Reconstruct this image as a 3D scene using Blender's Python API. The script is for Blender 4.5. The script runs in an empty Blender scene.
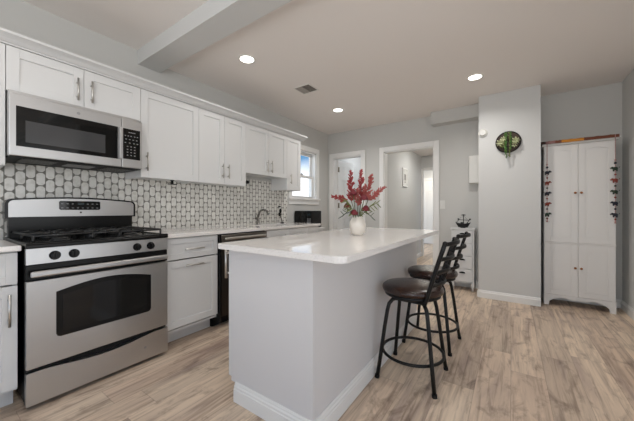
import bpy, bmesh, math, random
from mathutils import Vector, Matrix
random.seed(7)
C = bpy.context.scene.collection
S = bpy.context.scene

# ---------------------------------------------------------------- camera
cam = bpy.data.cameras.new('camera'); cam.sensor_width = 36; cam.lens = 36*281/634
cam.shift_y = -1/634; cam.clip_start = 0.02
co = bpy.data.objects.new('camera', cam); C.objects.link(co)
co.location = (0, 0, 1.10); co.rotation_euler = (math.pi/2, 0, math.radians(34.6))
S.camera = co
# ---------------------------------------------------------------- colour management
S.view_settings.view_transform = 'Standard'; S.view_settings.look = 'None'
S.view_settings.gamma = 1; S.view_settings.use_curve_mapping = False
S.view_settings.exposure = 0.07
S.cycles.use_denoising = True
S.cycles.max_bounces = 8; S.cycles.diffuse_bounces = 5
S.cycles.sample_clamp_indirect = 6
# ---------------------------------------------------------------- sky
W = bpy.data.worlds.new('sky'); S.world = W; W.use_nodes = True
nt = W.node_tree; nt.nodes.clear()
wo = nt.nodes.new('ShaderNodeOutputWorld'); bg = nt.nodes.new('ShaderNodeBackground')
tc = nt.nodes.new('ShaderNodeTexCoord'); sx = nt.nodes.new('ShaderNodeSeparateXYZ')
nz = nt.nodes.new('ShaderNodeTexNoise'); nz.inputs['Scale'].default_value = 5
ma = nt.nodes.new('ShaderNodeMath'); ma.operation = 'MULTIPLY_ADD'; ma.inputs[1].default_value = 0.10
cr = nt.nodes.new('ShaderNodeValToRGB')
cr.color_ramp.elements[0].position = 0.172; cr.color_ramp.elements[0].color = (.965, .98, 1, 1)
cr.color_ramp.elements[1].position = 0.222; cr.color_ramp.elements[1].color = (0.085, .235, .44, 1)
nt.links.new(tc.outputs['Generated'], sx.inputs[0]); nt.links.new(tc.outputs['Generated'], nz.inputs['Vector'])
nt.links.new(nz.outputs[0], ma.inputs[0]); nt.links.new(sx.outputs['Z'], ma.inputs[2])
nt.links.new(ma.outputs[0], cr.inputs[0]); nt.links.new(cr.outputs[0], bg.inputs[0])
nt.links.new(bg.outputs[0], wo.inputs[0])
P = [0.5, 17, 32, 4.8, 40, 24, 10, 1.55]
# ---------------------------------------------------------------- large area lights: daylight stand-ins and fills added out of view
def area(name, loc, rot, sx_, sy_, power, col=(1, 1, 1)):
    l = bpy.data.lights.new(name, 'AREA'); l.shape = 'RECTANGLE'; l.size = sx_; l.size_y = sy_
    l.energy = power; l.color = col
    o = bpy.data.objects.new(name, l); C.objects.link(o); o.location = loc; o.rotation_euler = rot; return o
bg.inputs[1].default_value = P[7]
area('daylight_from_living_room', (-0.4, -2.6, 1.3), (math.radians(95), 0, 0), 4.2, 1.8, P[0], (.94, .975, 1))
area('side_fill', (3.7, 0.2, 1.2), (0, math.radians(95), 0), 1.8, 4.0, P[1], (.94, .975, 1))  # unseen fill added to brighten faces turned right; no windows modelled there
area('ceiling_fill', (0.3, -1.3, 1.3), (math.radians(155), 0, 0), .9, .9, P[2], (.95, .98, 1))  # unseen light added behind the camera, aimed up to brighten the ceiling
area('daylight_through_kitchen_window', (-4.6, 3.1, 2.0), (0, math.radians(-90), 0), 1.6, 1.8, P[4], (.86, .93, 1))
LAMP_POWER = P[3]

# ---------------------------------------------------------------- materials
def lin(c):
    return tuple((x/12.92 if x <= .04045 else ((x+.055)/1.055)**2.4) for x in [v/255 for v in c]) + (1,)
def mat(name, c, rough=.5, metal=0, spec=.5, bump=0, bscale=40, emis=None, estr=0, var=0, coat=0, trans=0):
    m = bpy.data.materials.new(name); m.use_nodes = True; n = m.node_tree
    b = n.nodes['Principled BSDF']; b.inputs['Base Color'].default_value = lin(c)
    b.inputs['Roughness'].default_value = rough; b.inputs['Metallic'].default_value = metal
    b.inputs['Specular IOR Level'].default_value = spec
    if coat: b.inputs['Coat Weight'].default_value = coat; b.inputs['Coat Roughness'].default_value = .08
    if trans: b.inputs['Transmission Weight'].default_value = trans
    if emis: b.inputs['Emission Color'].default_value = lin(emis); b.inputs['Emission Strength'].default_value = estr
    t = n.nodes.new('ShaderNodeTexCoord'); z = n.nodes.new('ShaderNodeTexNoise')
    z.inputs['Scale'].default_value = bscale; z.inputs['Detail'].default_value = 4
    n.links.new(t.outputs['Object'], z.inputs['Vector'])
    if var:
        h = n.nodes.new('ShaderNodeHueSaturation'); h.inputs['Color'].default_value = lin(c)
        mr = n.nodes.new('ShaderNodeMapRange'); mr.inputs[3].default_value = 1-var; mr.inputs[4].default_value = 1+var
        n.links.new(z.outputs[0], mr.inputs[0]); n.links.new(mr.outputs[0], h.inputs['Value'])
        n.links.new(h.outputs[0], b.inputs['Base Color'])
    if bump:
        u = n.nodes.new('ShaderNodeBump'); u.inputs['Strength'].default_value = bump; u.inputs['Distance'].default_value = .01
        n.links.new(z.outputs[0], u.inputs['Height']); n.links.new(u.outputs[0], b.inputs['Normal'])
    return m
def nd(n, t, **k):
    o = n.nodes.new(t)
    for a, v in k.items(): setattr(o, a, v)
    return o
def mth(n, op, a, b=None, c=None):
    o = nd(n, 'ShaderNodeMath', operation=op)
    for i, v in enumerate((a, b, c)):
        if v is None: continue
        if isinstance(v, (int, float)): o.inputs[i].default_value = v
        else: n.links.new(v, o.inputs[i])
    return o.outputs[0]
M = {}
M['wall'] = mat('painted_wall_pale_grey', (208, 208, 206), .7, bump=.05, bscale=180, spec=.25)
M['wall_blue'] = mat('painted_wall_cool_grey', (200, 199, 195), .7, bump=.05, bscale=180, spec=.25)
M['ceil'] = mat('ceiling_paint', (237, 231, 226), .8, bump=.05, bscale=120, spec=.2)
M['trim'] = mat('trim_gloss_white', (232, 231, 228), .35)
M['cab'] = mat('cabinet_white', (215, 215, 214), .38, bump=.01, bscale=60)
M['island'] = mat('island_white', (214, 212, 212), .5, bump=.02, bscale=90)
M['gap'] = mat('shadow_gap_grey', (120, 116, 110), .8)
M['nickel'] = mat('satin_nickel', (200, 197, 192), .34, 1)
M['chrome'] = mat('brushed_faucet_metal', (140, 138, 134), .22, 1)
M['black'] = mat('black_enamel', (6, 6, 6), .26, spec=.3)
M['blackm'] = mat('black_matt', (9, 9, 9), .6, spec=.3)
M['grate'] = mat('cast_iron', (16, 16, 16), .34, spec=.55, bump=.15, bscale=200)
M['glassb'] = mat('black_glass', (4, 4, 4), .05, spec=.4)
M['mwwin'] = mat('tinted_oven_window', (62, 62, 63), .12, spec=.5)
M['ovenwin'] = mat('dark_oven_window', (16, 15, 14), .08, spec=.4)
M['ss_dark'] = mat('dark_stainless', (70, 66, 62), .3, 1)
M['ss_mid'] = mat('mid_stainless', (120, 114, 108), .3, 1)
M['mark'] = mat('panel_print_grey', (150, 150, 150), .6)
M['lcd'] = mat('dark_display', (30, 45, 50), .2)
M['lamp'] = mat('lamp_diffuser', (255, 250, 240), .5, emis=(255, 250, 240), estr=6)
M['lamptrim'] = mat('lamp_trim_white', (230, 226, 220), .5)
M['leather'] = mat('dark_brown_leather', (44, 26, 19), .24, bump=.10, bscale=60, var=.35)  # colour mottling also paints in brownish highlights on the seat
M['ironblk'] = mat('black_powder_coat', (9, 8, 8), .42, spec=.35)
M['vase'] = mat('cream_ceramic', (226, 219, 208), .35, bump=.25, bscale=45)
M['plume'] = mat('red_plume', (152, 56, 56), .7, var=.4, bscale=90)
M['plume2'] = mat('dusky_pink_plume', (166, 86, 80), .7, var=.4, bscale=90)
M['rose'] = mat('burgundy_petals', (104, 20, 32), .6, var=.4, bscale=60)
M['leaf'] = mat('olive_leaf', (112, 120, 66), .55, var=.35, bscale=30)
M['leafd'] = mat('dark_green_leaf', (66, 84, 62), .55, var=.35, bscale=30)
M['stem'] = mat('green_stem', (90, 100, 60), .6)
M['vent'] = mat('vent_grey', (165, 158, 150), .6)
M['ventd'] = mat('vent_duct_dark', (84, 80, 74), .8)
M['plast'] = mat('white_plastic', (221, 220, 215), .4)
M['cupb'] = mat('cupboard_cream_white', (224, 222, 219), .42, bump=.01, bscale=60)
M['knobw'] = mat('varnished_wood_knob', (150, 92, 44), .35)
M['ship'] = mat('black_model_wood', (12, 11, 11), .5)
M['wood'] = mat('dark_wood_disc', (62, 42, 28), .5, var=.3, bscale=12)
M['succ'] = mat('succulent_green', (186, 190, 150), .6, var=.3, bscale=40)
M['ivy'] = mat('trailing_green', (84, 124, 58), .6, var=.4, bscale=60)
M['rbrown'] = mat('brown_fabric', (110, 62, 42), .85, bump=.3, bscale=200, var=.3)
M['rdark'] = mat('dark_brown_fabric', (58, 40, 36), .85, bump=.3, bscale=200, var=.3)
M['rorange'] = mat('orange_fabric', (196, 130, 48), .85, bump=.3, bscale=200)
M['rmauve'] = mat('mauve_fabric', (140, 104, 100), .85, bump=.3, bscale=200)
M['gred'] = mat('red_felt', (136, 66, 56), .8, var=.4); M['ggreen'] = mat('green_felt', (50, 66, 52), .8, var=.4)
M['gdark'] = mat('dark_blue_felt', (44, 46, 56), .8); M['gstring'] = mat('pink_string', (188, 150, 146), .8)
M['hinge'] = mat('brass_hinge_aged', (130, 122, 108), .4, .8)
M['plaque'] = mat('grey_print', (150, 148, 144), .6)
M['dish'] = mat('white_porcelain', (225, 225, 222), .2)
M['sink'] = mat('sink_steel', (140, 140, 140), .3, 1)

# brushed stainless
def stainless():
    m = mat('brushed_stainless', (190, 189, 188), .34, 1); n = m.node_tree; b = n.nodes['Principled BSDF']
    t = nd(n, 'ShaderNodeTexCoord'); mp = nd(n, 'ShaderNodeMapping'); mp.inputs['Scale'].default_value = (2, 2, 260)
    z = nd(n, 'ShaderNodeTexNoise'); z.inputs['Scale'].default_value = 3
    u = nd(n, 'ShaderNodeBump'); u.inputs['Strength'].default_value = .12; u.inputs['Distance'].default_value = .002
    n.links.new(t.outputs['Object'], mp.inputs[0]); n.links.new(mp.outputs[0], z.inputs['Vector'])
    n.links.new(z.outputs[0], u.inputs['Height']); n.links.new(u.outputs[0], b.inputs['Normal'])
    return m
M['steel'] = stainless()
# quartz
def quartz():
    m = mat('white_quartz', (226, 222, 216), .03, spec=.5); n = m.node_tree; b = n.nodes['Principled BSDF']
    t = nd(n, 'ShaderNodeTexCoord'); z = nd(n, 'ShaderNodeTexNoise'); z.inputs['Scale'].default_value = 260; z.inputs['Detail'].default_value = 2
    cr = nd(n, 'ShaderNodeValToRGB'); e = cr.color_ramp.elements
    e[0].position = .30; e[0].color = lin((212, 207, 202)); e[1].position = .42; e[1].color = lin((232, 228, 224))
    n.links.new(t.outputs['Object'], z.inputs['Vector']); n.links.new(z.outputs[0], cr.inputs[0]); n.links.new(cr.outputs[0], b.inputs['Base Color'])
    return m
M['quartz'] = quartz()
# floor: long laminate planks running into the room
def floor_mat():
    m = bpy.data.materials.new('oak_laminate_planks'); m.use_nodes = True; n = m.node_tree; b = n.nodes['Principled BSDF']
    t = nd(n, 'ShaderNodeTexCoord'); s = nd(n, 'ShaderNodeSeparateXYZ'); n.links.new(t.outputs['Object'], s.inputs[0])
    x, y = s.outputs['X'], s.outputs['Y']
    w, L = .185, 1.22
    col = mth(n, 'FLOOR', mth(n, 'DIVIDE', x, w)); fx = mth(n, 'FRACT', mth(n, 'DIVIDE', x, w))
    wn = nd(n, 'ShaderNodeTexWhiteNoise', noise_dimensions='1D'); n.links.new(col, wn.inputs['W'])
    yy = mth(n, 'ADD', mth(n, 'DIVIDE', y, L), mth(n, 'MULTIPLY', wn.outputs['Value'], 5.3))
    row = mth(n, 'FLOOR', yy); fy = mth(n, 'FRACT', yy)
    cv = nd(n, 'ShaderNodeCombineXYZ'); n.links.new(col, cv.inputs[0]); n.links.new(row, cv.inputs[1])
    wn2 = nd(n, 'ShaderNodeTexWhiteNoise', noise_dimensions='3D'); n.links.new(cv.outputs[0], wn2.inputs['Vector'])
    rnd = wn2.outputs['Value']
    # per plank shifted coordinates
    gx = mth(n, 'ADD', x, mth(n, 'MULTIPLY', rnd, 13)); gy = mth(n, 'ADD', y, mth(n, 'MULTIPLY', rnd, 37))
    def noise(sx, sy, det, dist=0, rough=.6):
        c = nd(n, 'ShaderNodeCombineXYZ'); n.links.new(mth(n, 'MULTIPLY', gx, sx), c.inputs[0]); n.links.new(mth(n, 'MULTIPLY', gy, sy), c.inputs[1])
        z = nd(n, 'ShaderNodeTexNoise'); z.inputs['Scale'].default_value = 1; z.inputs['Detail'].default_value = det
        z.inputs['Distortion'].default_value = dist; z.inputs['Roughness'].default_value = rough
        n.links.new(c.outputs[0], z.inputs['Vector']); return z.outputs[0]
    def ramp(src, stops):
        r = nd(n, 'ShaderNodeValToRGB'); e = r.color_ramp.elements
        e[0].position, e[0].color = stops[0][0], lin(stops[0][1]); e[1].position, e[1].color = stops[-1][0], lin(stops[-1][1])
        for p, c in stops[1:-1]:
            q = e.new(p); q.color = lin(c)
        n.links.new(src, r.inputs[0]); return r.outputs[0]
    def mix(a, b_, f, mode='MIX'):
        q = nd(n, 'ShaderNodeMix', data_type='RGBA', blend_type=mode)
        for i, v in ((0, f), (6, a), (7, b_)):
            if isinstance(v, (int, float)): q.inputs[i].default_value = v
            elif isinstance(v, tuple): q.inputs[i].default_value = v
            else: n.links.new(v, q.inputs[i])
        return q.outputs[2]
    base = ramp(noise(9, 1.0, 5, .6), [(.28, (178, 160, 150)), (.45, (216, 199, 180)), (.62, (234, 217, 196)), (.8, (214, 197, 180))])
    streak = ramp(noise(34, 1.8, 4, .8, .6), [(.30, (138, 122, 114)), (.53, (255, 255, 255)), (1, (255, 255, 255))])
    c1 = mix(base, streak, .55, 'MULTIPLY')
    knot = ramp(noise(10, 4.5, 5, .5, .65), [(.30, (138, 124, 118)), (.47, (255, 255, 255)), (1, (255, 255, 255))])
    c2 = mix(c1, knot, .60, 'MULTIPLY')
    tone = ramp(rnd, [(0, (196, 186, 182)), (.5, (255, 250, 244)), (1, (228, 216, 210))])
    c3 = mix(c2, tone, .8, 'MULTIPLY')
    ex = mth(n, 'MINIMUM', fx, mth(n, 'SUBTRACT', 1, fx)); ey = mth(n, 'MINIMUM', fy, mth(n, 'SUBTRACT', 1, fy))
    e1 = mth(n, 'LESS_THAN', ex, .009); e2 = mth(n, 'LESS_THAN', ey, .0015)
    edge = mth(n, 'MAXIMUM', e1, e2)
    c4 = mix(c3, lin((110, 94, 82)), mth(n, 'MULTIPLY', edge, .35))
    n.links.new(c4, b.inputs['Base Color']); b.inputs['Roughness'].default_value = .42; b.inputs['Specular IOR Level'].default_value = .35
    u = nd(n, 'ShaderNodeBump'); u.inputs['Strength'].default_value = .12; u.inputs['Distance'].default_value = .004
    n.links.new(noise(46, 2.2, 4), u.inputs['Height']); n.links.new(u.outputs[0], b.inputs['Normal'])
    return m
M['floor'] = floor_mat()
# backsplash: staggered upright tiles with clipped corners, dark grout
def tile_mat():
    m = bpy.data.materials.new('staggered_marble_mosaic'); m.use_nodes = True; n = m.node_tree; b = n.nodes['Principled BSDF']
    t = nd(n, 'ShaderNodeTexCoord'); s = nd(n, 'ShaderNodeSeparateXYZ'); n.links.new(t.outputs['Object'], s.inputs[0])
    p, h = .052, .098
    yc = mth(n, 'DIVIDE', s.outputs['Y'], p); col = mth(n, 'FLOOR', yc); fy = mth(n, 'SUBTRACT', mth(n, 'FRACT', yc), .5)
    odd = mth(n, 'MULTIPLY', mth(n, 'FLOORED_MODULO', col, 2), .5)
    zc = mth(n, 'ADD', mth(n, 'DIVIDE', s.outputs['Z'], h), odd); row = mth(n, 'FLOOR', zc); fz = mth(n, 'SUBTRACT', mth(n, 'FRACT', zc), .5)
    a = mth(n, 'MULTIPLY', mth(n, 'ABSOLUTE', fy), p); c = mth(n, 'MULTIPLY', mth(n, 'ABSOLUTE', fz), h)
    d = mth(n, 'MAXIMUM', mth(n, 'MAXIMUM', mth(n, 'SUBTRACT', a, p/2-.0024), mth(n, 'SUBTRACT', c, h/2-.0036)),
            mth(n, 'MULTIPLY', mth(n, 'SUBTRACT', mth(n, 'ADD', a, c), p/2+h/2-.0195), .707))
    g = mth(n, 'SMOOTH_MIN', 1, 1, 0)
    mr = nd(n, 'ShaderNodeMapRange'); mr.inputs[1].default_value = -.0008; mr.inputs[2].default_value = .0008; n.links.new(d, mr.inputs[0])
    cv = nd(n, 'ShaderNodeCombineXYZ'); n.links.new(col, cv.inputs[0]); n.links.new(row, cv.inputs[1])
    wn = nd(n, 'ShaderNodeTexWhiteNoise', noise_dimensions='3D'); n.links.new(cv.outputs[0], wn.inputs['Vector'])
    r = nd(n, 'ShaderNodeValToRGB'); e = r.color_ramp.elements
    e[0].position, e[0].color = 0, lin((218, 216, 210)); e[1].position, e[1].color = 1, lin((234, 232, 226)); n.links.new(wn.outputs['Value'], r.inputs[0])
    z = nd(n, 'ShaderNodeTexNoise'); z.inputs['Scale'].default_value = 30; z.inputs['Detail'].default_value = 5; n.links.new(t.outputs['Object'], z.inputs['Vector'])
    r2 = nd(n, 'ShaderNodeValToRGB'); e = r2.color_ramp.elements
    e[0].position, e[0].color = .3, lin((226, 224, 220)); e[1].position, e[1].color = .55, (1, 1, 1, 1); n.links.new(z.outputs[0], r2.inputs[0])
    mm = nd(n, 'ShaderNodeMix', data_type='RGBA', blend_type='MULTIPLY'); mm.inputs[0].default_value = .7
    n.links.new(r.outputs[0], mm.inputs[6]); n.links.new(r2.outputs[0], mm.inputs[7])
    mx = nd(n, 'ShaderNodeMix', data_type='RGBA'); n.links.new(mr.outputs[0], mx.inputs[0]); n.links.new(mm.outputs[2], mx.inputs[6]); mx.inputs[7].default_value = lin((130, 128, 121))
    n.links.new(mx.outputs[2], b.inputs['Base Color'])
    rr = nd(n, 'ShaderNodeMapRange'); rr.inputs[3].default_value = .22; rr.inputs[4].default_value = .8; n.links.new(mr.outputs[0], rr.inputs[0]); n.links.new(rr.outputs[0], b.inputs['Roughness'])
    u = nd(n, 'ShaderNodeBump'); u.inputs['Strength'].default_value = .5; u.inputs['Distance'].default_value = .003; u.invert = True
    n.links.new(mr.outputs[0], u.inputs['Height']); n.links.new(u.outputs[0], b.inputs['Normal'])
    return m
M['tile'] = tile_mat()
def pane_mat():
    m = bpy.data.materials.new('window_glass'); m.use_nodes = True; n = m.node_tree; n.nodes.clear()
    o = nd(n, 'ShaderNodeOutputMaterial'); mx = nd(n, 'ShaderNodeMixShader'); tr = nd(n, 'ShaderNodeBsdfTransparent'); gl = nd(n, 'ShaderNodeBsdfGlossy')
    gl.inputs['Roughness'].default_value = .02; mx.inputs[0].default_value = .06
    n.links.new(tr.outputs[0], mx.inputs[1]); n.links.new(gl.outputs[0], mx.inputs[2]); n.links.new(mx.outputs[0], o.inputs[0]); return m
M['pane'] = pane_mat()

# ---------------------------------------------------------------- geometry helpers
def wloc(o):
    v = Vector((0, 0, 0))
    while o: v += o.location; o = o.parent
    return v
class MB:
    def __init__(s): s.bm = bmesh.new(); s.sm = []
    def box(s, x0, x1, y0, y1, z0, z1, bev=0):
        r = bmesh.ops.create_cube(s.bm, size=1, matrix=Matrix.Translation(((x0+x1)/2, (y0+y1)/2, (z0+z1)/2)) @ Matrix.Diagonal((abs(x1-x0), abs(y1-y0), abs(z1-z0), 1)))
        if bev:
            es = list({e for v in r['verts'] for e in v.link_edges})
            bmesh.ops.bevel(s.bm, geom=es, offset=bev, segments=2, profile=.5, affect='EDGES')
        return s
    def cyl(s, p0, p1, r0, r1=None, seg=16, smooth=True):
        p0, p1 = Vector(p0), Vector(p1); r1 = r0 if r1 is None else r1
        d = p1-p0; q = d.to_track_quat('Z', 'Y').to_matrix().to_4x4()
        n0 = set(s.bm.faces)
        bmesh.ops.create_cone(s.bm, cap_ends=True, segments=seg, radius1=r0, radius2=r1, depth=d.length, matrix=Matrix.Translation((p0+p1)/2) @ q)
        for f in s.bm.faces:
            if f not in n0 and smooth and len(f.verts) == 4: f.smooth = True
        return s
    def sph(s, c, r, sc=(1, 1, 1), rot=None, u=14, v=8):
        mt = Matrix.Translation(c) @ (rot.to_4x4() if rot else Matrix.Identity(4)) @ Matrix.Diagonal((r*sc[0], r*sc[1], r*sc[2], 1))
        n0 = set(s.bm.faces)
        bmesh.ops.create_uvsphere(s.bm, u_segments=u, v_segments=v, radius=1, matrix=mt)
        for f in s.bm.faces:
            if f not in n0: f.smooth = True
        return s
    def tube(s, pts, r, seg=10, closed=False):
        pts = [Vector(p) for p in pts]; n = len(pts); rings = []
        rr = r if isinstance(r, (list, tuple)) else [r]*n
        up = None
        for i, p in enumerate(pts):
            a = pts[(i-1) % n] if (closed or i > 0) else p; b = pts[(i+1) % n] if (closed or i < n-1) else p
            t = (b-a).normalized()
            if up is None: up = Vector((0, 0, 1)) if abs(t.z) < .9 else Vector((1, 0, 0))
            x = up.cross(t)
            if x.length < 1e-4: x = Vector((0, 1, 0)).cross(t)
            x.normalize(); y = t.cross(x).normalized(); up = y
            rings.append([s.bm.verts.new(p+x*rr[i]*math.cos(2*math.pi*k/seg)+y*rr[i]*math.sin(2*math.pi*k/seg)) for k in range(seg)])
        for i in range(n if closed else n-1):
            A, B = rings[i], rings[(i+1) % n]
            for k in range(seg):
                f = s.bm.faces.new((A[k], A[(k+1) % seg], B[(k+1) % seg], B[k])); f.smooth = True
        if not closed:
            s.bm.faces.new(rings[0][::-1]); s.bm.faces.new(rings[-1])
        return s
    def lathe(s, c, prof, seg=32, close=True):
        c = Vector(c); rings = []
        for r, z in prof:
            rings.append([s.bm.verts.new(c+Vector((r*math.cos(2*math.pi*k/seg), r*math.sin(2*math.pi*k/seg), z))) for k in range(seg)])
        for A, B in zip(rings, rings[1:]):
            for k in range(seg):
                f = s.bm.faces.new((A[k], A[(k+1) % seg], B[(k+1) % seg], B[k])); f.smooth = True
        if close:
            s.bm.faces.new(rings[0][::-1]); s.bm.faces.new(rings[-1])
        return s
    def prism(s, poly, axis, a, b):       # poly of 2-D points; axis 'x','y','z' extruded from a to b
        def mk(p, t):
            if axis == 'x': return (t, p[0], p[1])
            if axis == 'y': return (p[0], t, p[1])
            return (p[0], p[1], t)
        A = [s.bm.verts.new(mk(p, a)) for p in poly]; B = [s.bm.verts.new(mk(p, b)) for p in poly]; n = len(poly)
        s.bm.faces.new(A); s.bm.faces.new(B[::-1])
        for i in range(n): s.bm.faces.new((A[i], B[i], B[(i+1) % n], A[(i+1) % n]))
        return s
    def tri(s, pts):
        vs = [s.bm.verts.new(p) for p in pts]; s.bm.faces.new(vs); return s
    def build(s, name, m, parent=None, loc=None):
        bmesh.ops.recalc_face_normals(s.bm, faces=s.bm.faces)
        o0 = wloc(parent) if parent else None
        if parent is None:
            if loc is None:
                xs = [v.co.x for v in s.bm.verts]; ys = [v.co.y for v in s.bm.verts]; zs = [v.co.z for v in s.bm.verts]
                loc = ((min(xs)+max(xs))/2, (min(ys)+max(ys))/2, min(zs))
            o0 = Vector(loc)
        bmesh.ops.translate(s.bm, verts=s.bm.verts, vec=-o0)
        me = bpy.data.meshes.new(name); s.bm.to_mesh(me); s.bm.free()
        me.materials.append(M[m] if isinstance(m, str) else m)
        o = bpy.data.objects.new(name, me); C.objects.link(o)
        if parent: o.parent = parent
        else: o.location = o0
        return o
def tag(o, label=None, cat=None, group=None, kind=None):
    if label: o['label'] = label
    if cat: o['category'] = cat
    if group: o['group'] = group
    if kind: o['kind'] = kind
    return o
def thing(name, label, cat, loc=(0, 0, 0), group=None):
    o = bpy.data.objects.new(name, None); C.objects.link(o); o.location = loc; o.empty_display_size = .1
    return tag(o, label, cat, group)
def struct(name, mb, m, parent=None, loc=None):
    o = mb.build(name, m, parent, loc)
    if parent is None: o['kind'] = 'structure'
    return o
def copy_tree(o, parent=None):
    c = o.copy(); C.objects.link(c)
    if parent: c.parent = parent
    for ch in list(o.children): copy_tree(ch, c)
    return c
def O(): return (0, 0, 0)

XW, YF, XR, YC = -2.85, 4.50, 1.02, 4.07
ZC, ZN = 2.52, 2.58      # ceiling heights beyond / before the beam

# ================================================================ STRUCTURE
struct('floor', MB().box(-6.0, 4.0, -3.0, 12, -.1, 0), 'floor', loc=(0, 0, 0))
# left wall with window hole (Y 3.415..4.095, Z 1.29..2.085)
WY0, WY1, WZ0, WZ1 = 3.415, 4.095, 1.29, 2.085
b = MB()
b.box(XW-.15, XW, -2.6, WY0, 0, 2.7).box(XW-.15, XW, WY1, YF+.12, 0, 2.7).box(XW-.15, XW, WY0, WY1, 0, WZ0).box(XW-.15, XW, WY0, WY1, WZ1, 2.7)
struct('wall_left', b, 'wall_blue')  # dimmer light on this wall is put into the darker grey
# far wall with two openings
D0, D1, DZ = -2.735, -2.155, 2.06        # panelled door opening
E0, E1, EZ = -1.745, -.958, 2.06         # cased opening to hall
b = MB()
for x0, x1 in ((XW, D0), (D1, E0), (E1, XR+.12)): b.box(x0, x1, YF, YF+.12, 0, 2.7)
b.box(D0, D1, YF, YF+.12, DZ, 2.7).box(E0, E1, YF, YF+.12, EZ, 2.7)
struct('wall_far', b, 'wall_blue')
struct('wall_right', MB().box(XR, XR+.12, 1.6, YF, 0, 2.7), 'wall')
struct('wall_column', MB().box(-.335, .28, YC, YF, 0, 2.56), 'wall')
struct('trim_1', MB().box(-.965, -.335, 4.33, YF, 2.345, ZC+.02), 'wall_blue')   # soffit
struct('ceiling', MB().box(XW, 4.0, 1.30, YF+.1, ZC, ZC+.2).box(XW, 4.0, -2.6, 1.30, ZN, ZN+.14), 'ceil')
struct('ceiling_beam', MB().box(XW, 4.0, 1.20, 1.40, 2.447, ZN+.02), 'wall')
# baseboards (profiled)
def board(poly, axis, a, b_): return MB().prism(poly, axis, a, b_)
def prof(base, sgn, h=.095, t=.016):
    return [(base, 0), (base+sgn*t, 0), (base+sgn*t, h*.72), (base+sgn*t*.6, h*.80), (base+sgn*t*.6, h*.88), (base+sgn*t*.25, h), (base, h)]
struct('baseboard_column', board(prof(YC, -1), 'x', -.335, .28), 'trim')
struct('baseboard_column_left', board(prof(-.335, -1), 'y', YC, YF), 'trim')
struct('baseboard_right', board(prof(XR, -1), 'y', 1.6, YF), 'trim')
struct('baseboard_far', board(prof(YF, -1), 'x', E1+.075, -.335), 'trim')
struct('baseboard_far_centre', board(prof(YF, -1), 'x', D1+.075, E0-.075), 'trim')
struct('baseboard_niche', board(prof(YF, -1), 'x', .28, XR), 'trim')
struct('wall_backsplash', MB().box(XW, XW+.012, -.6, 3.30, .88, 1.50), 'tile', loc=(XW, 0, 0))

# ---- window_1
w1 = MB(); jx = XW
w1.box(jx, jx+.022, WY0-.075, WY0, WZ0-.02, WZ1+.075, .003).box(jx, jx+.022, WY1, WY1+.075, WZ0-.02, WZ1+.075, .003).box(jx, jx+.026, WY0-.075, WY1+.075, WZ1, WZ1+.08, .003)
w1.box(jx, jx+.018, WY0-.075, WY1+.075, WZ0-.105, WZ0-.03, .003)
w = struct('window_1', w1, 'trim', loc=(XW, (WY0+WY1)/2, WZ0)); w['label'] = 'white double-hung window beside the last wall cabinet'
MB().box(jx-.11, jx+.045, WY0-.09, WY1+.09, WZ0-.03, WZ0, .004).build('window_sill', 'trim', w)
MB().box(jx-.14, jx, WY0, WY0+.02, WZ0, WZ1).box(jx-.14, jx, WY1-.02, WY1, WZ0, WZ1).box(jx-.14, jx, WY0, WY1, WZ1-.02, WZ1).build('window_frame', 'trim', w)
zm = (WZ0+WZ1)/2-.025
for nm, x0, z0, z1 in (('upper_sash', jx-.12, zm-.015, WZ1-.02), ('lower_sash', jx-.085, WZ0, zm+.02)):
    s = MB().box(x0, x0+.03, WY0+.02, WY0+.05, z0, z1, .002).box(x0, x0+.03, WY1-.05, WY1-.02, z0, z1, .002).box(x0, x0+.03, WY0+.05, WY1-.05, z0, z0+.035, .002).box(x0, x0+.03, WY0+.05, WY1-.05, z1-.035, z1, .002).build(nm, 'trim', w)
    MB().box(x0+.012, x0+.016, WY0+.05, WY1-.05, z0+.035, z1-.035).build('window_pane', 'pane', s)
MB().box(jx-.062, jx-.04, 3.72, 3.78, zm+.02, zm+.035, .003).cyl((jx-.05, 3.75, zm+.035), (jx-.05, 3.75, zm+.05), .012).build('sash_lock', 'nickel', w)

# ---- casings of far-wall openings
def casing(name, x0, x1, z, t=.075):
    b = MB().box(x0-t, x0, YF-.02, YF, 0, z+t, .003).box(x1, x1+t, YF-.02, YF, 0, z+t, .003).box(x0, x1, YF-.022, YF, z, z+t, .003)
    b.box(x0-.001, x0+.015, YF, YF+.12, 0, z).box(x1-.015, x1+.001, YF, YF+.12, 0, z).box(x0, x1, YF, YF+.12, z-.015, z)
    return struct(name, b, 'trim')
casing('trim_2', D0, D1, DZ); casing('trim_3', E0, E1, EZ)

# six-panel door builder, in its own frame: hinge at origin, leaf along +X, face towards -Y
def panel_door(name, wd, h=2.02, t=.035):
    b = MB(); st = .11; rails = [(0, .22), (.90, 1.04), (1.66, 1.76), (h-.11, h)]
    for x0, x1 in ((0, st), (wd/2-st/2, wd/2+st/2), (wd-st, wd)): b.box(x0, x1, -t/2, t/2, 0, h)
    for z0, z1 in rails: b.box(st, wd/2-st/2, -t/2, t/2, z0, z1).box(wd/2+st/2, wd-st, -t/2, t/2, z0, z1)
    for x0, x1 in ((st, wd/2-st/2), (wd/2+st/2, wd-st)):
        for (a, z0), (z1, c) in zip(rails, rails[1:]):
            b.box(x0, x1, -.006, .006, z0, z1); b.box(x0+.025, x1-.025, -.013, .013, z0+.025, z1-.025, .005)
    return b
d1 = struct('door_1', panel_door('d', .57), 'trim', loc=(0, 0, 0)); d1.location = (D0+.022, YF+.125, .01); d1.rotation_euler.z = math.radians(86)
h1 = MB()
for z in (.25, 1.05, 1.80): h1.cyl((-.004, -.02, z), (-.004, -.02, z+.09), .009).box(-.003, .03, -.0195, -.0175, z, z+.09)
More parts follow.
